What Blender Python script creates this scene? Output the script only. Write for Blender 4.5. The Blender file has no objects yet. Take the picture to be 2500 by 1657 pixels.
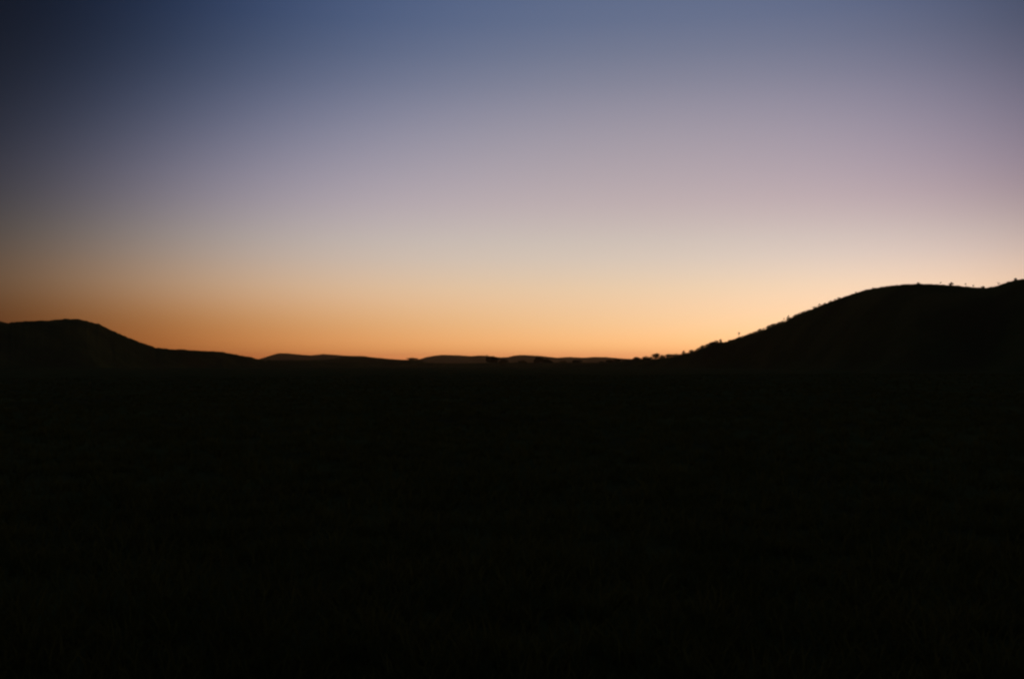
import bpy, bmesh, math, random
import numpy as np
from mathutils import Vector, noise

S = bpy.context.scene
COL = S.collection
R = math.radians

# ------------------------------------------------------------------ camera
EYE = 1.7
cam_d = bpy.data.cameras.new('camera')
cam = bpy.data.objects.new('camera', cam_d)
COL.objects.link(cam)
cam_d.lens = 35
cam_d.sensor_width = 36
cam_d.clip_start = 0.05
cam_d.clip_end = 40000
PITCH = math.atan((890 - 828.5) / 2430.6)
cam.location = (0, 0, EYE)
cam.rotation_euler = (math.pi / 2 + PITCH, 0, 0)
S.camera = cam

# ------------------------------------------------------------------ sky after sunset
# The sun is below the horizon, behind the foot of the right hill: no direct sun reaches
# anything, the whole place is lit by the sky.
GLOW_AZ = 6.0            # degrees to the right of the view axis
world = bpy.data.worlds.new('World')
S.world = world
world.use_nodes = True
nt = world.node_tree
N, L = nt.nodes, nt.links
bg = N['Background']
bg.inputs['Strength'].default_value = 0.1

def nd(kind, **kw):
    n = N.new(kind)
    for k, v in kw.items():
        setattr(n, k, v)
    return n

def mth(op, a, b=None, c=None):
    n = nd('ShaderNodeMath', operation=op)
    for i, v in enumerate((a, b, c)):
        if v is None:
            continue
        if isinstance(v, (int, float)):
            n.inputs[i].default_value = v
        else:
            L.new(v, n.inputs[i])
    return n.outputs[0]

nish = nd('ShaderNodeTexSky', sky_type='NISHITA')
nish.sun_disc = False
nish.sun_elevation = R(-5)
nish.sun_rotation = R(GLOW_AZ)

tc = nd('ShaderNodeTexCoord')
sep = nd('ShaderNodeSeparateXYZ')
L.new(tc.outputs['Generated'], sep.inputs[0])
X, Y, Z = sep.outputs
# azimuth term q = 2 (1 - cos(az - glow azimuth))
hyp = mth('SQRT', mth('MAXIMUM', mth('ADD', mth('MULTIPLY', X, X), mth('MULTIPLY', Y, Y)), 1e-6))
ca = mth('DIVIDE', mth('ADD', mth('MULTIPLY', X, math.sin(R(GLOW_AZ))), mth('MULTIPLY', Y, math.cos(R(GLOW_AZ)))), hyp)
sa_ = mth('DIVIDE', mth('SUBTRACT', mth('MULTIPLY', X, math.cos(R(GLOW_AZ))), mth('MULTIPLY', Y, math.sin(R(GLOW_AZ)))), hyp)
# near the zenith every azimuth is the same sky
s = mth('SQRT', mth('MAXIMUM', Z, 0.0))

def ramp(stops, scale, fac, shift=0.0):
    r = nd('ShaderNodeValToRGB')
    cr = r.color_ramp
    cr.interpolation = 'LINEAR'
    while len(cr.elements) < len(stops):
        cr.elements.new(0.5)
    for e, (z, c) in zip(cr.elements, stops):
        e.position = math.sqrt(z)
    for e, (z, c) in zip(cr.elements, stops):
        e.color = tuple((k + shift) / scale for k in c) + (1,)
    L.new(fac, r.inputs[0])
    return r.outputs[0]

SKY = [(0.003, (1.236, 0.4391, 0.167)),
       (0.01, (1.2037, 0.5198, 0.2051)),
       (0.02, (1.1748, 0.6066, 0.2476)),
       (0.04, (1.0149, 0.6195, 0.3207)),
       (0.07, (0.8786, 0.6205, 0.4043)),
       (0.11, (0.6732, 0.5615, 0.4805)),
       (0.16, (0.5145, 0.4237, 0.435)),
       (0.23, (0.3405, 0.308, 0.3717)),
       (0.3, (0.1699, 0.1907, 0.2822)),
       (0.345, (0.1122, 0.1472, 0.2533)),
       (0.6, (0.055, 0.09, 0.19)), (1.0, (0.04, 0.06, 0.13))]
FALL = [(0.004, (0.19, 1.183, 1.598)),
       (0.03, (-0.11, 0.91, 1.349)),
       (0.08, (-0.731, -0.231, -0.632)),
       (0.17, (0.714, 0.704, -0.489)),
       (0.345, (4.091, 3.153, 1.527)),
       (0.6, (0, 0, 0)), (1.0, (0, 0, 0))]
FALL2 = [(0.004, (17.366, 19.209, 24.097)),
       (0.03, (17.175, 19.045, 23.862)),
       (0.08, (17.039, 17.886, 20.886)),
       (0.17, (21.32, 20.902, 22.445)),
       (0.345, (27.834, 26.425, 27.679)),
       (0.6, (9, 9, 9)), (1.0, (0, 0, 0))]
SKEW = [(0.004, (1.118, 1.495, 2.008)),
       (0.03, (0.952, 1.339, 1.93)),
       (0.08, (0.558, 0.667, 0.864)),
       (0.17, (0.281, 0.089, 0.046)),
       (0.345, (0.742, 0.421, 0.191)),
       (0.6, (0, 0, 0)), (1.0, (0, 0, 0))]
SKEW2 = [(0.004, (-0.004, 0.01, 0.032)),
       (0.03, (-0.032, -0.002, 0.038)),
       (0.08, (-0.109, -0.107, -0.132)),
       (0.17, (-0.064, -0.102, -0.153)),
       (0.345, (0.113, 0.069, 0.024)),
       (0.6, (0, 0, 0)), (1.0, (0, 0, 0))]

def densify(stops, n=28):
    """smooth (monotone cubic) resampling in sqrt(z), so that the gradient has no visible kinks"""
    xs = np.array([math.sqrt(a) for a, _ in stops])
    ys = np.array([c for _, c in stops], float)
    h = np.diff(xs)
    d = np.diff(ys, axis=0) / h[:, None]
    m = np.zeros_like(ys)
    m[0], m[-1] = d[0], d[-1]
    for i in range(1, len(xs) - 1):
        for c in range(3):
            if d[i - 1, c] * d[i, c] > 0:
                w1, w2 = 2 * h[i] + h[i - 1], h[i] + 2 * h[i - 1]
                m[i, c] = (w1 + w2) / (w1 / d[i - 1, c] + w2 / d[i, c])
    out = []
    for x in np.concatenate([np.linspace(xs[0], 0.62, n - 4), [0.7, 0.8, 0.9, 1.0]]):
        i = min(max(np.searchsorted(xs, x) - 1, 0), len(h) - 1)
        t = (x - xs[i]) / h[i]
        v = ((2*t**3 - 3*t**2 + 1) * ys[i] + (t**3 - 2*t**2 + t) * h[i] * m[i]
             + (-2*t**3 + 3*t**2) * ys[i+1] + (t**3 - t**2) * h[i] * m[i+1])
        out.append((x * x, tuple(float(k) for k in v)))
    return out

A = ramp(densify(SKY), 1.0, s)
# --- azimuth: how the glow fades to either side, differently at each height and in each colour
q1 = mth('MULTIPLY', mth('SUBTRACT', 1.0, ca), 2.0)
terms = [(FALL, mth('MULTIPLY', q1, -1.0)), (FALL2, mth('MULTIPLY', mth('MULTIPLY', q1, q1), -1.0)),
         (SKEW, sa_), (SKEW2, mth('MULTIPLY', sa_, q1))]
sa = nd('ShaderNodeSeparateColor')
L.new(A, sa.inputs[0])
chans = []
for stops, f in terms:
    r = nd('ShaderNodeSeparateColor')
    L.new(ramp(densify(stops), 120.0, s, 20.0), r.inputs[0])
    chans.append((r, f))
comb = nd('ShaderNodeCombineColor')
for i, base in enumerate((0.02, 0.022, 0.03)):
    tot = None
    for r, f in chans:
        k = mth('MULTIPLY', mth('MULTIPLY_ADD', r.outputs[i], 120.0, -20.0), f)
        tot = k if tot is None else mth('ADD', tot, k)
    e = mth('EXPONENT', tot)
    g = mth('ADD', mth('MULTIPLY', e, 1 - base), base)      # never quite dark on the far side
    L.new(mth('MULTIPLY', mth('MULTIPLY', sa.outputs[i], g), 10.0), comb.inputs[i])
mix = nd('ShaderNodeMix', data_type='RGBA', blend_type='ADD')
mix.inputs['Factor'].default_value = 1.0
sc_n = nd('ShaderNodeVectorMath', operation='SCALE')
L.new(nish.outputs[0], sc_n.inputs[0])
sc_n.inputs['Scale'].default_value = 1.5
L.new(comb.outputs[0], mix.inputs['A'])
L.new(sc_n.outputs[0], mix.inputs['B'])
L.new(mix.outputs['Result'], bg.inputs['Color'])

S.view_settings.view_transform = 'Standard'
S.view_settings.look = 'None'
S.view_settings.exposure = 0
S.view_settings.gamma = 1
S.view_settings.use_curve_mapping = False
S.cycles.filter_width = 2.4        # a soft compact-camera lens

# ------------------------------------------------------------------ helpers
F = 2430.6     # focal length of the photograph in its pixels, used to turn angles read off it into metres

def az_of(px):
    return math.atan((px - 1250) / F)

def tan_el(px, py):
    """height over horizontal distance of the direction seen at (px, py)"""
    x, y, z = (px - 1250) / F, 1.0, -(py - 828.5) / F
    c, s_ = math.cos(PITCH), math.sin(PITCH)
    Y_, Z_ = y * c - z * s_, y * s_ + z * c
    return Z_ / math.hypot(x, Y_)

def az_true(px, py):
    x, y, z = (px - 1250) / F, 1.0, -(py - 828.5) / F
    c, s_ = math.cos(PITCH), math.sin(PITCH)
    return math.atan2(x, y * c - z * s_)

def tag(o, label=None, cat=None, group=None, kind=None):
    if label: o['label'] = label
    if cat: o['category'] = cat
    if group: o['group'] = group
    if kind: o['kind'] = kind

def mesh_obj(name, verts, faces, mat, parent=None, smooth=False):
    me = bpy.data.meshes.new(name)
    me.from_pydata([tuple(v) for v in verts], [], faces)
    me.update()
    if smooth:
        me.shade_smooth()
    me.materials.append(mat)
    o = bpy.data.objects.new(name, me)
    COL.objects.link(o)
    if parent is not None:
        o.parent = parent
    return o

def material(name, c1, c2, scale, rough=1.0, bump=0.0, c3=None, translucent=0.0):
    m = bpy.data.materials.new(name)
    m.use_nodes = True
    t = m.node_tree
    b = t.nodes['Principled BSDF']
    b.inputs['Roughness'].default_value = rough
    b.inputs['Specular IOR Level'].default_value = 0.0
    co = t.nodes.new('ShaderNodeTexCoord')
    n1 = t.nodes.new('ShaderNodeTexNoise')
    n1.inputs['Scale'].default_value = scale
    n1.inputs['Detail'].default_value = 8
    t.links.new(co.outputs['Object'], n1.inputs['Vector'])
    r = t.nodes.new('ShaderNodeValToRGB')
    r.color_ramp.elements[0].position = 0.35
    r.color_ramp.elements[1].position = 0.65
    r.color_ramp.elements[0].color = (*c1, 1)
    r.color_ramp.elements[1].color = (*c2, 1)
    if c3:
        e = r.color_ramp.elements.new(0.5)
        e.color = (*c3, 1)
    t.links.new(n1.outputs['Fac'], r.inputs[0])
    t.links.new(r.outputs[0], b.inputs['Base Color'])
    if translucent:
        tl = t.nodes.new('ShaderNodeBsdfTranslucent')
        t.links.new(r.outputs[0], tl.inputs['Color'])
        mx = t.nodes.new('ShaderNodeMixShader')
        mx.inputs[0].default_value = translucent
        t.links.new(b.outputs[0], mx.inputs[1])
        t.links.new(tl.outputs[0], mx.inputs[2])
        t.links.new(mx.outputs[0], t.nodes['Material Output'].inputs['Surface'])
    if bump:
        n2 = t.nodes.new('ShaderNodeTexNoise')
        n2.inputs['Scale'].default_value = scale * 6
        n2.inputs['Detail'].default_value = 6
        t.links.new(co.outputs['Object'], n2.inputs['Vector'])
        bp = t.nodes.new('ShaderNodeBump')
        bp.inputs['Strength'].default_value = 0.6
        bp.inputs['Distance'].default_value = bump
        t.links.new(n2.outputs['Fac'], bp.inputs['Height'])
        t.links.new(bp.outputs[0], b.inputs['Normal'])
    return m

M_ground = material('ground_soil', (0.09, 0.078, 0.026), (0.14, 0.13, 0.036), 0.15, bump=0.15, c3=(0.10, 0.105, 0.028))
M_hill = material('hill_grass', (0.09, 0.085, 0.026), (0.14, 0.13, 0.034), 0.03, bump=1.0, c3=(0.10, 0.105, 0.028))
M_far = material('far_wooded_hill', (0.030, 0.034, 0.014), (0.045, 0.044, 0.020), 0.004, bump=6.0)
M_grass = material('grass_blade', (0.10, 0.105, 0.022), (0.18, 0.16, 0.034), 0.8, translucent=0.4)
M_leaf = material('leaf', (0.030, 0.040, 0.014), (0.045, 0.055, 0.020), 1.5, translucent=0.3)
M_bark = material('bark', (0.05, 0.04, 0.028), (0.09, 0.07, 0.05), 4.0)

# ------------------------------------------------------------------ ground: one sheet out past the far hills
def ground_z(x, y):
    r = math.hypot(x, y)
    a = min(1.0, max(0.0, (r - 6) / 60.0))
    z = 0.16 * (noise.noise(Vector((x * 0.06, y * 0.06, 1.3)))) * min(1, r / 8)
    z += 1.1 * a * noise.noise(Vector((x * 0.006, y * 0.006, 4.0)))
    return z - 0.9 * a          # the meadow drops a little away from the camera

gv, gf = [], []
rad = [0.0] + list(np.geomspace(0.8, 13000, 110))
NA = 180
for i, r in enumerate(rad):
    for j in range(NA):
        a = 2 * math.pi * j / NA
        x, y = r * math.sin(a), r * math.cos(a)
        gv.append((x, y, ground_z(x, y)))
for i in range(len(rad) - 1):
    for j in range(NA):
        k = (j + 1) % NA
        if i == 0:
            gf.append((j, NA + j, NA + k)) if j >= 0 else None
        else:
            gf.append((i*NA + j, (i+1)*NA + j, (i+1)*NA + k, i*NA + k))
# single centre vertex
gf = [tuple(0 if v < NA else v for v in f) if i < NA else f for i, f in enumerate(gf)]
gv = [gv[0]] + gv[NA:]
gf = [tuple(0 if v == 0 else v - NA + 1 for v in f) for f in gf]
ground = mesh_obj('ground', gv, gf, M_ground, smooth=True)
tag(ground, 'dark open meadow stretching away to the hills', kind='structure')

# ------------------------------------------------------------------ hills: real ridges, crest height from the angles of the skyline
def interp(pts, x):
    xs = [p[0] for p in pts]
    return float(np.interp(x, xs, [p[1] for p in pts]))

class Hill:
    """crest = [(px, py)], dist = [(px, metres)]; the flanks fall away in front and behind"""
    def __init__(self, name, crest, dist, slope, mat, label, rough=0.02, step=6, seed=0, crest_noise=0.0, nv=34):
        self.crest, self.dist = crest, dist
        x0, x1 = crest[0][0], crest[-1][0]
        cols = []
        px = x0
        while px <= x1 + 1e-6:
            cols.append(px)
            px += step
        verts, faces = [], []
        self.tops = []
        for i, px in enumerate(cols):
            py = interp(crest, px)
            a, te, d = az_true(px, py), tan_el(px, py), interp(dist, px)
            H = max(EYE + te * d, 0.3)
            W = max(slope * H, 45)
            ss = np.linspace(-1, 1, nv * 2 + 1)
            prof = np.cos(ss * math.pi / 2) ** 2
            zz, dd = [], []
            for s_, p in zip(ss, prof):
                dk = d + s_ * W * (1.0 if s_ < 0 else 1.3)
                x, y = dk * math.sin(a), dk * math.cos(a)
                n_ = noise.fractal(Vector((x * 2.2 / W, y * 2.2 / W, seed)), 1.0, 2.0, 4)
                amp = rough * H * (1 - p) * 4 * min(1, p * 3)
                z = (H + 1.5) * p - 1.5 + n_ * amp
                if crest_noise:
                    z += crest_noise * noise.noise(Vector((x * 0.08, y * 0.08, seed))) * p
                zz.append(z); dd.append(dk)
            zz, dd = np.array(zz), np.array(dd)
            # the highest angle seen from the meadow is the skyline read off the photograph
            m = ((zz - EYE) / dd).max()
            t = te + (crest_noise * noise.noise(Vector((px * 0.13, 7.7, seed))) / d if crest_noise else 0)
            for _ in range(3):
                m = ((zz - EYE) / dd).max()
                zz = np.where(zz > 0, zz + (t - m) * d * (prof ** 0.7), zz)
            self.tops.append((px, float(dd[((zz - EYE) / dd).argmax()]), float(zz[((zz - EYE) / dd).argmax()])))
            for z, dk in zip(zz, dd):
                verts.append((dk * math.sin(a), dk * math.cos(a), z - (3.0 if z < -1.2 else 0)))
        n = nv * 2 + 1
        for i in range(len(cols) - 1):
            for k in range(n - 1):
                faces.append((i*n + k, (i+1)*n + k, (i+1)*n + k + 1, i*n + k + 1))
        self.obj = mesh_obj(name, verts, faces, mat, smooth=True)
        tag(self.obj, label, kind='structure')

    def top(self, px):
        return (float(np.interp(px, [t[0] for t in self.tops], [t[1] for t in self.tops])),
                float(np.interp(px, [t[0] for t in self.tops], [t[2] for t in self.tops])))

far_hills = Hill('far_hills', [(-2600, 868), (-1800, 858), (-900, 872), (-200, 864), (300, 872), (560, 880), (625, 878), (650, 871), (668, 865), (680, 862),
    (700, 862), (740, 866), (760, 867), (780, 865), (790, 864), (820, 866), (845, 868), (890, 869), (920, 875), (960, 879), (1000, 880),
    (1025, 876.5), (1040, 871.5), (1060, 868), (1080, 866), (1120, 867), (1150, 869), (1170, 867.5), (1190, 868), (1200, 870), (1220, 872),
    (1240, 871.5), (1255, 867.5), (1275, 866), (1320, 868.5), (1360, 873), (1390, 871), (1425, 873), (1450, 871), (1480, 871.5), (1510, 874),
    (1540, 876), (1580, 877), (1700, 872), (2000, 866), (2600, 870), (3400, 862), (4600, 870)],
    [(-2600, 6200), (600, 5600), (1000, 5200), (4600, 5800)], 16, M_far, 'low far hills on the horizon, faintly brown in the dusk air', seed=11, step=10, rough=0.03)

low_rise = Hill('low_rise', [(430, 884), (520, 880), (600, 880), (640, 880.5), (700, 878.5), (760, 878), (800, 877), (820, 873), (838, 870.5), (870, 869.5), (892, 870), (920, 873),
    (960, 876.5), (990, 878), (1005, 877), (1030, 881), (1045, 885), (1090, 886.5), (1150, 886), (1250, 884.5), (1320, 885.5), (1400, 885), (1480, 884),
    (1560, 884), (1700, 884), (1900, 886)],
    [(430, 1500), (900, 1700), (1100, 1250), (1900, 1150)], 14, M_hill, 'low dark rise across the middle of the valley', seed=5, step=6, rough=0.03, crest_noise=0.5)

back_hill = Hill('back_hill', [(-1500, 850), (-1200, 800), (-900, 742), (-600, 722), (-350, 735), (-150, 762), (-60, 775), (0, 784), (16, 788), (60, 797), (160, 815), (300, 850), (420, 880)],
    [(-1500, 1500), (420, 1600)], 4.5, M_hill, 'dark hill just showing behind the left hill', seed=8, step=12)

left_hill = Hill('left_hill', [(-1100, 872), (-850, 850), (-600, 830), (-350, 808), (-120, 793), (0, 789), (14, 788.5), (30, 786), (60, 784), (110, 782.5), (140, 779.5), (165, 778), (185, 778), (200, 780), (215, 784), (230, 788), (245, 792), (260, 800),
    (290, 814), (320, 827), (350, 838), (380, 848), (400, 850.5), (430, 852.5), (470, 855), (530, 858), (550, 860), (580, 866), (600, 869), (620, 873.5), (632, 877), (700, 880), (800, 884), (900, 888)],
    [(-1100, 700), (0, 860), (400, 980), (900, 1150)], 4.2, M_hill, 'smooth dark hill at the left sloping down to the valley', seed=3, step=4, crest_noise=0.8)

right_hill = Hill('right_hill', [(1380, 889), (1450, 887), (1500, 884), (1560, 878.5), (1585, 878.5), (1610, 876), (1640, 871.5), (1670, 867), (1690, 862.5), (1710, 853.5), (1730, 844), (1750, 838.5),
    (1775, 835), (1800, 826), (1825, 820), (1850, 812), (1870, 804), (1890, 794.5), (1915, 786), (1932, 777.5), (1950, 768.5), (1970, 759.5), (2000, 747.5), (2020, 739), (2050, 728),
    (2080, 718), (2110, 708), (2130, 704), (2160, 699), (2200, 694.5), (2240, 692), (2280, 693.5), (2320, 696), (2340, 697.5), (2380, 701), (2405, 702.5), (2425, 699.5), (2440, 696),
    (2460, 688), (2480, 683), (2500, 681), (2600, 668), (2800, 648), (3100, 640), (3600, 668), (4200, 740), (5000, 850)],
    [(1380, 860), (1560, 800), (1800, 690), (2240, 540), (2500, 500), (3600, 460), (5000, 460)], 3.4, M_hill, 'tall dark hill at the right dotted with small trees along its crest',
    seed=21, step=5, crest_noise=0.35)

# ------------------------------------------------------------------ trees and shrubs
rng = random.Random(42)

def tube(verts, faces, pts, radii, n=5):
    base = len(verts)
    for p, r in zip(pts, radii):
        for k in range(n):
            a = 2 * math.pi * k / n
            verts.append((p[0] + r * math.cos(a), p[1] + r * math.sin(a), p[2]))
    for i in range(len(pts) - 1):
        for k in range(n):
            k2 = (k + 1) % n
            faces.append((base + i*n + k, base + i*n + k2, base + (i+1)*n + k2, base + (i+1)*n + k))

def tree(name, hill, px, top_py, width_px, label, cat='tree', group=None, lean=0.0, form='round', dens=1.0, sink=0.35):
    d, zt = hill.top(px)
    py = interp(hill.crest, px)
    a = az_true(px, py)
    h = max((tan_el(px, top_py) * d + EYE) - zt, 0.6)
    if px > 2100:
        h *= 0.88
    w = width_px / F * d
    root = bpy.data.objects.new(name, None)
    root.empty_display_size = 0.5
    COL.objects.link(root)
    root.location = (d * math.sin(a), d * math.cos(a), zt - sink)
    root.rotation_euler = (0, 0, -a)
    tag(root, label, cat, group)
    H = h + sink
    # trunk and limbs
    tv, tf = [], []
    low = {'round': 0.12, 'umbrella': 0.4, 'shrub': 0.0, 'sapling': 0.5, 'lean': 0.2}[form]
    tr = max(0.035 * H, 0.05)
    top = (lean * H, 0, H * 0.85)
    pts = [(0, 0, -0.3), (lean * H * 0.15, 0, H * 0.25), (lean * H * 0.5, rng.uniform(-.05, .05) * H, H * 0.55), top]
    tube(tv, tf, pts, [tr * 1.2, tr, tr * 0.7, tr * 0.2])
    if form in ('round', 'shrub', 'lean'):
        clumps = [((lean * H * .2, 0, H * 0.26), 0.34 * w, 0.24 * H), ((lean * H * .5, 0, H * 0.5), 0.40 * w, 0.22 * H),
                  ((lean * H * .8, 0, H * 0.74), 0.22 * w, 0.2 * H)]
    elif form == 'umbrella':
        clumps = [((0, 0, H * 0.35), 0.14 * w, 0.25 * H), ((0, 0, H * 0.65), 0.34 * w, 0.2 * H)]
    else:
        clumps = []
    nl = {'round': 9, 'umbrella': 7, 'shrub': 10, 'sapling': 3, 'lean': 8}[form]
    for k in range(nl):
        f = rng.uniform(low, 0.8)
        b = (lean * H * f, 0, H * f)
        ang = rng.uniform(0, 2 * math.pi)
        rr = rng.uniform(0.25, 0.48) * w * (0.7 if form == 'sapling' else 1)
        e = (b[0] + math.cos(ang) * rr, b[1] + math.sin(ang) * rr, min(H * 0.92, H * (f + rng.uniform(0.08, 0.28))))
        if form == 'umbrella':
            e = (e[0], e[1], H * rng.uniform(0.55, 0.88))
        tube(tv, tf, [b, ((b[0]+e[0])/2, (b[1]+e[1])/2, (b[2]+e[2])/2 + 0.03*H), e], [tr * 0.55, tr * 0.35, tr * 0.1], 4)
        if form in ('round', 'shrub', 'lean'):
            e = (b[0] + (e[0] - b[0]) * 0.9, e[1], H * rng.uniform(0.22, 0.72))
        clumps.append((e, rng.uniform(0.14, 0.26) * w, rng.uniform(0.14, 0.24) * H))
    clumps.append(((lean * H, 0, H * 0.86), 0.22 * w, 0.13 * H))
    mesh_obj('trunk', tv, tf, M_bark, root)
    # crown: leaf-sized faces in clumps
    cv, cf = [], []
    n_leaf = int(1150 * max(dens, 0.4))
    for k in range(n_leaf):
        (cx, cy, cz), rw, rh = clumps[rng.randrange(len(clumps))]
        while True:
            u = [rng.uniform(-1, 1) for _ in range(3)]
            if sum(t*t for t in u) < 1: break
        c = Vector((cx + u[0] * rw, cy + u[1] * rw, max(0.05 * H, min(cz, H - rh) + u[2] * rh)))
        sz = rng.uniform(0.032, 0.058) * w
        ax = Vector((rng.gauss(0, 1), rng.gauss(0, 1), rng.gauss(0, 1))).normalized()
        bx_ = ax.cross(Vector((rng.gauss(0, 1), rng.gauss(0, 1), rng.gauss(0, 1)))).normalized()
        i0 = len(cv)
        cv += [c - ax * sz, c + bx_ * sz * 0.45, c + ax * sz, c - bx_ * sz * 0.45]
        cf.append((i0, i0 + 1, i0 + 2, i0 + 3))
    mesh_obj('crown', cv, cf, M_leaf, root)
    return root

G1 = 'small trees along the crest of the right hill'
G2 = 'trees standing on the low rise in the valley'
T = [
    # px, top, width, form, lean, label
    (1554, 871, 20, 'shrub', 0, 'low rounded tree at the foot of the right hill where it meets the far hills', 2.0),
    (1580, 869, 20, 'lean', -.2, 'open leaning tree with sky showing through, second from the hill foot', 0.6),
    (1604, 862, 20, 'umbrella', -.1, 'broad flat-topped tree overhanging a gap of sky near the hill foot', 1.3),
    (1616, 866, 12, 'round', 0, 'small round tree pressed against the broad flat-topped tree', 1),
    (1632, 864, 14, 'umbrella', .1, 'small bushy tree just uphill of the gap beside the broad flat-topped tree', 1),
    (1651, 863, 8, 'round', 0, 'tiny pointed bush between the bushy tree and the upright tree', .8),
    (1669, 855, 10, 'round', .05, 'lone upright narrow tree standing clear against the orange sky low on the hill', 1.2),
    (1689, 853, 13, 'round', 0, 'round tree just uphill of the lone upright tree', 1.2),
    (1700, 856, 10, 'shrub', 0, 'low bush on the steepening slope above the round tree', 1),
    (1715, 843, 13, 'round', -.05, 'tree at the lower end of the dense clump on the slope', 1.2),
    (1728, 839, 12, 'shrub', 0, 'dense bush in the middle of the clump on the slope', 1.3),
    (1740, 834, 15, 'round', 0, 'rounded tree at the upper part of the clump on the slope', 1.5),
    (1751, 830, 11, 'umbrella', -.25, 'thin open canopy reaching out left from the clump top', .35),
    (1761, 827, 9, 'lean', -.12, 'tallest dark tree at the upper end of the clump', 1.3),
    (1783, 831, 10, 'shrub', 0, 'low bush uphill of the clump, before the bare stretch', 1),
    (1804, 810, 7, 'sapling', 0, 'thin sapling with a tiny tuft of leaves standing above the bare slope', .35),
    (1833, 812, 10, 'shrub', 0, 'low bush starting the row above the thin sapling', 1),
    (1845, 808, 8, 'round', 0, 'small tree between two low bushes above the thin sapling', .8),
    (1856, 802, 12, 'lean', -.1, 'dark tree with a notch of sky at its upper side, mid slope', 1.2),
    (1877, 793, 10, 'shrub', 0, 'steep sided bush at the lower end of the double bush', 1.2),
    (1887, 790, 14, 'shrub', 0, 'wide bush at the upper end of the double bush', 1.2),
    (1901, 786, 10, 'shrub', 0, 'low bush just above the double bush', 1),
    (1913, 776, 6, 'sapling', 0, 'pale thin sapling below the round topped little tree', .4),
    (1925, 769, 9, 'round', 0, 'round topped little tree halfway up the hill, clear of the slope', .9),
    (1943, 767, 10, 'shrub', 0, 'low bush right above the round topped little tree', 1),
    (1961, 760, 8, 'shrub', 0, 'tiny bush in the upper half of the slope', .7),
    (1986, 748, 8, 'umbrella', 0, 'faint wispy bush on the upper slope', .25),
    (2001, 741, 7, 'sapling', 0, 'faint wispy sapling on the upper slope', .25),
    (2014, 738.5, 7, 'shrub', 0, 'tiny low bush just above the wispy sapling', .9),
    (2047, 725.5, 8, 'round', 0, 'small lone bush on the bare upper slope below the summit', .8),
    (2090, 712, 6, 'shrub', 0, 'barely visible tuft on the shoulder of the hill', .5),
    (2131, 702, 5, 'shrub', 0, 'barely visible tuft near the top of the shoulder', .6),
    (2241, 689, 6, 'shrub', 0, 'small dark tuft on the very summit of the right hill', 1),
    (2296, 687.5, 6, 'sapling', 0, 'thin sapling on the ridge just right of the summit', .35),
    (2322, 687.5, 11, 'lean', .05, 'largest dark tree on the ridge between summit and saddle', .9),
    (2357, 690.5, 6, 'sapling', 0, 'faint sapling on the falling ridge before the saddle', .25),
    (2376, 694, 6, 'umbrella', 0, 'faint little tree close to the saddle', .3),
    (2399, 697, 10, 'lean', .25, 'small dark tree leaning right in the saddle of the ridge', .9),
    (2438, 687.5, 6, 'umbrella', 0, 'faint little tree on the rise right of the saddle', .3),
    (2479, 677.5, 8, 'shrub', 0, 'small bush near the right edge of the picture on the ridge', .9),
]
for px, tp, w, form, lean, lab, dens in T:
    shr = form == 'shrub'
    tree('shrub' if shr else 'tree', right_hill, px, tp, w, lab, 'bush' if shr else 'tree', G1, lean, form, dens)

# dense low scrub filling the crest between the trees: one uncountable mass
sv, sf = [], []
SCRUB_TOP = [(1540, 875), (1555, 871), (1568, 875), (1585, 872), (1600, 865), (1620, 867), (1640, 864), (1660, 865), (1680, 861), (1700, 853), (1715, 843),
             (1735, 836.5), (1750, 834), (1765, 836), (1780, 832.5), (1800, 824), (1825, 816), (1850, 807), (1870, 799), (1890, 790.5), (1915, 783), (1935, 773), (1960, 761), (2000, 745), (2060, 722)]
for k in range(600):
    px = rng.uniform(1545, 1790) if k < 420 else rng.triangular(1790, 2060, 1800)
    d, zt = right_hill.top(px)
    a = az_true(px, interp(right_hill.crest, px))
    h = (interp(right_hill.crest, px) - interp(SCRUB_TOP, px)) / F * d * rng.uniform(0.55, 1.3) + 0.35
    d += rng.uniform(-5, 6)
    r0 = min(h, 2.0) * rng.uniform(0.6, 0.95)
    bx0, by0 = d * math.sin(a), d * math.cos(a)
    for q_ in range(60):
        while True:
            u = [rng.uniform(-1, 1) for _ in range(3)]
            if sum(t_ * t_ for t_ in u) < 1: break
        c = Vector((bx0 + u[0] * r0, by0 + u[1] * r0, zt - 0.3 + h * 0.42 + u[2] * h * 0.6))
        ax = Vector((rng.gauss(0, 1), rng.gauss(0, 1), rng.gauss(0, 1))).normalized()
        bn = ax.cross(Vector((rng.gauss(0, 1), rng.gauss(0, 1), rng.gauss(0, 1)))).normalized()
        sz = rng.uniform(0.13, 0.26)
        i0 = len(sv)
        sv += [c - ax * sz, c + bn * sz * 0.5, c + ax * sz, c - bn * sz * 0.5]
        sf.append((i0, i0 + 1, i0 + 2, i0 + 3))
scrub = mesh_obj('scrub', sv, sf, M_leaf)
tag(scrub, 'dense low scrub along the lower crest of the right hill', 'scrub', kind='stuff')

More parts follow.
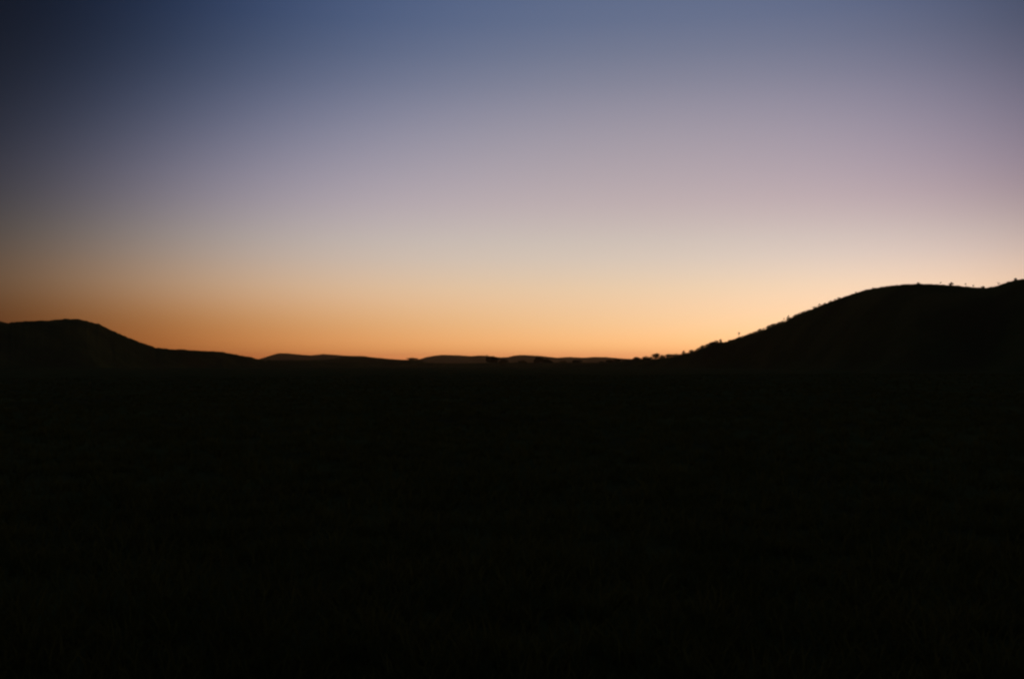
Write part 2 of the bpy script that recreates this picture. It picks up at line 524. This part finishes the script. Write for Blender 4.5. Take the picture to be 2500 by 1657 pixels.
V = [
    (1007, 873.5, 26, 'shrub', 'low dark tree clump where the low rise meets the far hills left of centre', 2.0),
    (1189, 865.5, 9, 'round', 'slender tree whose top just breaks the far skyline near the centre', 1.2),
    (1202, 869, 30, 'round', 'wide dark tree beside the slender tree near the centre', 2.2),
    (1228, 877, 26, 'round', 'lower rounded tree right of the wide dark tree', 1.6),
    (1276, 880, 22, 'shrub', 'low bush between the two big dark trees of the valley', 1.4),
    (1313, 870.5, 26, 'round', 'biggest dark tree in front of the far hills', 2.2),
    (1335, 876, 28, 'round', 'rounded tree joined to the right side of the biggest dark tree', 2.0),
    (1376, 881, 18, 'shrub', 'low bush right of the biggest dark tree', 1.3),
    (1408, 878.5, 26, 'round', 'round tree standing apart between the biggest tree and the hill foot', 1.8),
    (1468, 882, 14, 'shrub', 'low bush right of the round tree standing apart', 1.2),
    (1489, 878, 18, 'round', 'small tree of the pair near the foot of the right hill', 1.5),
    (1507, 875, 20, 'round', 'taller tree of the pair near the foot of the right hill', 1.6),
    (1530, 878, 22, 'shrub', 'dark bush between the valley pair and the right hill foot', 1.8),
]
for px, tp, w, form, lab, dens in V:
    shr = form == 'shrub'
    tree('shrub' if shr else 'tree', low_rise, px, tp, w, lab, 'bush' if shr else 'tree', G2, 0, form, dens * 1.4, sink=0.4)

# ------------------------------------------------------------------ meadow grass round the camera
def grass_mesh(n_tufts, rmin, rmax, seed):
    r_ = np.random.default_rng(seed)
    nb = 9
    rr = rmin * (rmax / rmin) ** (r_.uniform(0, 1, n_tufts) ** 0.62)     # thinning out with distance
    an = r_.uniform(-0.95, 0.95, n_tufts)
    cx, cy = rr * np.sin(an), rr * np.cos(an)
    cz = np.array([ground_z(a, b) for a, b in zip(cx, cy)])
    th = r_.uniform(0.07, 0.24, n_tufts)
    n = n_tufts * nb
    bx, by, bz = (np.repeat(v, nb) for v in (cx, cy, cz))
    bh = np.repeat(th, nb) * r_.uniform(0.6, 1.1, n)
    ox, oy = r_.normal(0, 0.06, n), r_.normal(0, 0.06, n)
    lx, ly = ox * 1.4 + r_.normal(0, 0.09, n), oy * 1.4 + r_.normal(0, 0.09, n)
    wa = r_.uniform(0, math.pi, n)
    wx, wy = np.cos(wa), np.sin(wa)
    hw = 0.004 + 0.0004 * np.repeat(rr, nb)
    x, y = bx + ox, by + oy
    v = np.empty((n, 5, 3))
    v[:, 0] = np.stack([x - wx*hw, y - wy*hw, bz - 0.02], 1)
    v[:, 1] = np.stack([x + wx*hw, y + wy*hw, bz - 0.02], 1)
    v[:, 2] = np.stack([x + lx*0.4 + wx*hw*.7, y + ly*0.4 + wy*hw*.7, bz + bh*.6], 1)
    v[:, 3] = np.stack([x + lx*0.4 - wx*hw*.7, y + ly*0.4 - wy*hw*.7, bz + bh*.6], 1)
    v[:, 4] = np.stack([x + lx, y + ly, bz + bh], 1)
    i0 = np.arange(n) * 5
    quads = np.stack([i0, i0+1, i0+2, i0+3], 1)
    tris = np.stack([i0+3, i0+2, i0+4], 1)
    me = bpy.data.meshes.new('grass')
    me.vertices.add(n * 5)
    me.vertices.foreach_set('co', v.reshape(-1))
    me.loops.add(n * 7)
    me.loops.foreach_set('vertex_index', np.concatenate([quads.reshape(-1), tris.reshape(-1)]))
    me.polygons.add(n * 2)
    me.polygons.foreach_set('loop_start', np.concatenate([np.arange(n) * 4, n * 4 + np.arange(n) * 3]))
    me.update(calc_edges=True)
    me.validate()
    return me

gm = grass_mesh(42000, 1.2, 260, 4)
gm.materials.append(M_grass)
grass = bpy.data.objects.new('grass', gm)
COL.objects.link(grass)
tag(grass, 'short dark meadow grass in the foreground', 'grass', kind='stuff')

# ------------------------------------------------------------------ dusk air
hx, z0, z1 = 14000.0, -6.0, 140.0
hv = [(sx * hx, sy * hx, z) for z in (z0, z1) for sx, sy in ((-1, -1), (1, -1), (1, 1), (-1, 1))]
hf = [(3, 2, 1, 0), (4, 5, 6, 7), (0, 1, 5, 4), (1, 2, 6, 5), (2, 3, 7, 6), (3, 0, 4, 7)]
M_haze = bpy.data.materials.new('haze_air')
M_haze.use_nodes = True
t = M_haze.node_tree
t.nodes.remove(t.nodes['Principled BSDF'])
pv = t.nodes.new('ShaderNodeVolumePrincipled')
pv.inputs['Color'].default_value = (0.98, 0.62, 0.30, 1)
pv.inputs['Density'].default_value = 0.000036
pv.inputs['Anisotropy'].default_value = 0.75
t.links.new(pv.outputs[0], t.nodes['Material Output'].inputs['Volume'])
haze = mesh_obj('haze', hv, hf, M_haze)
tag(haze, 'thin dusk haze over the valley and hills', 'haze', kind='stuff')
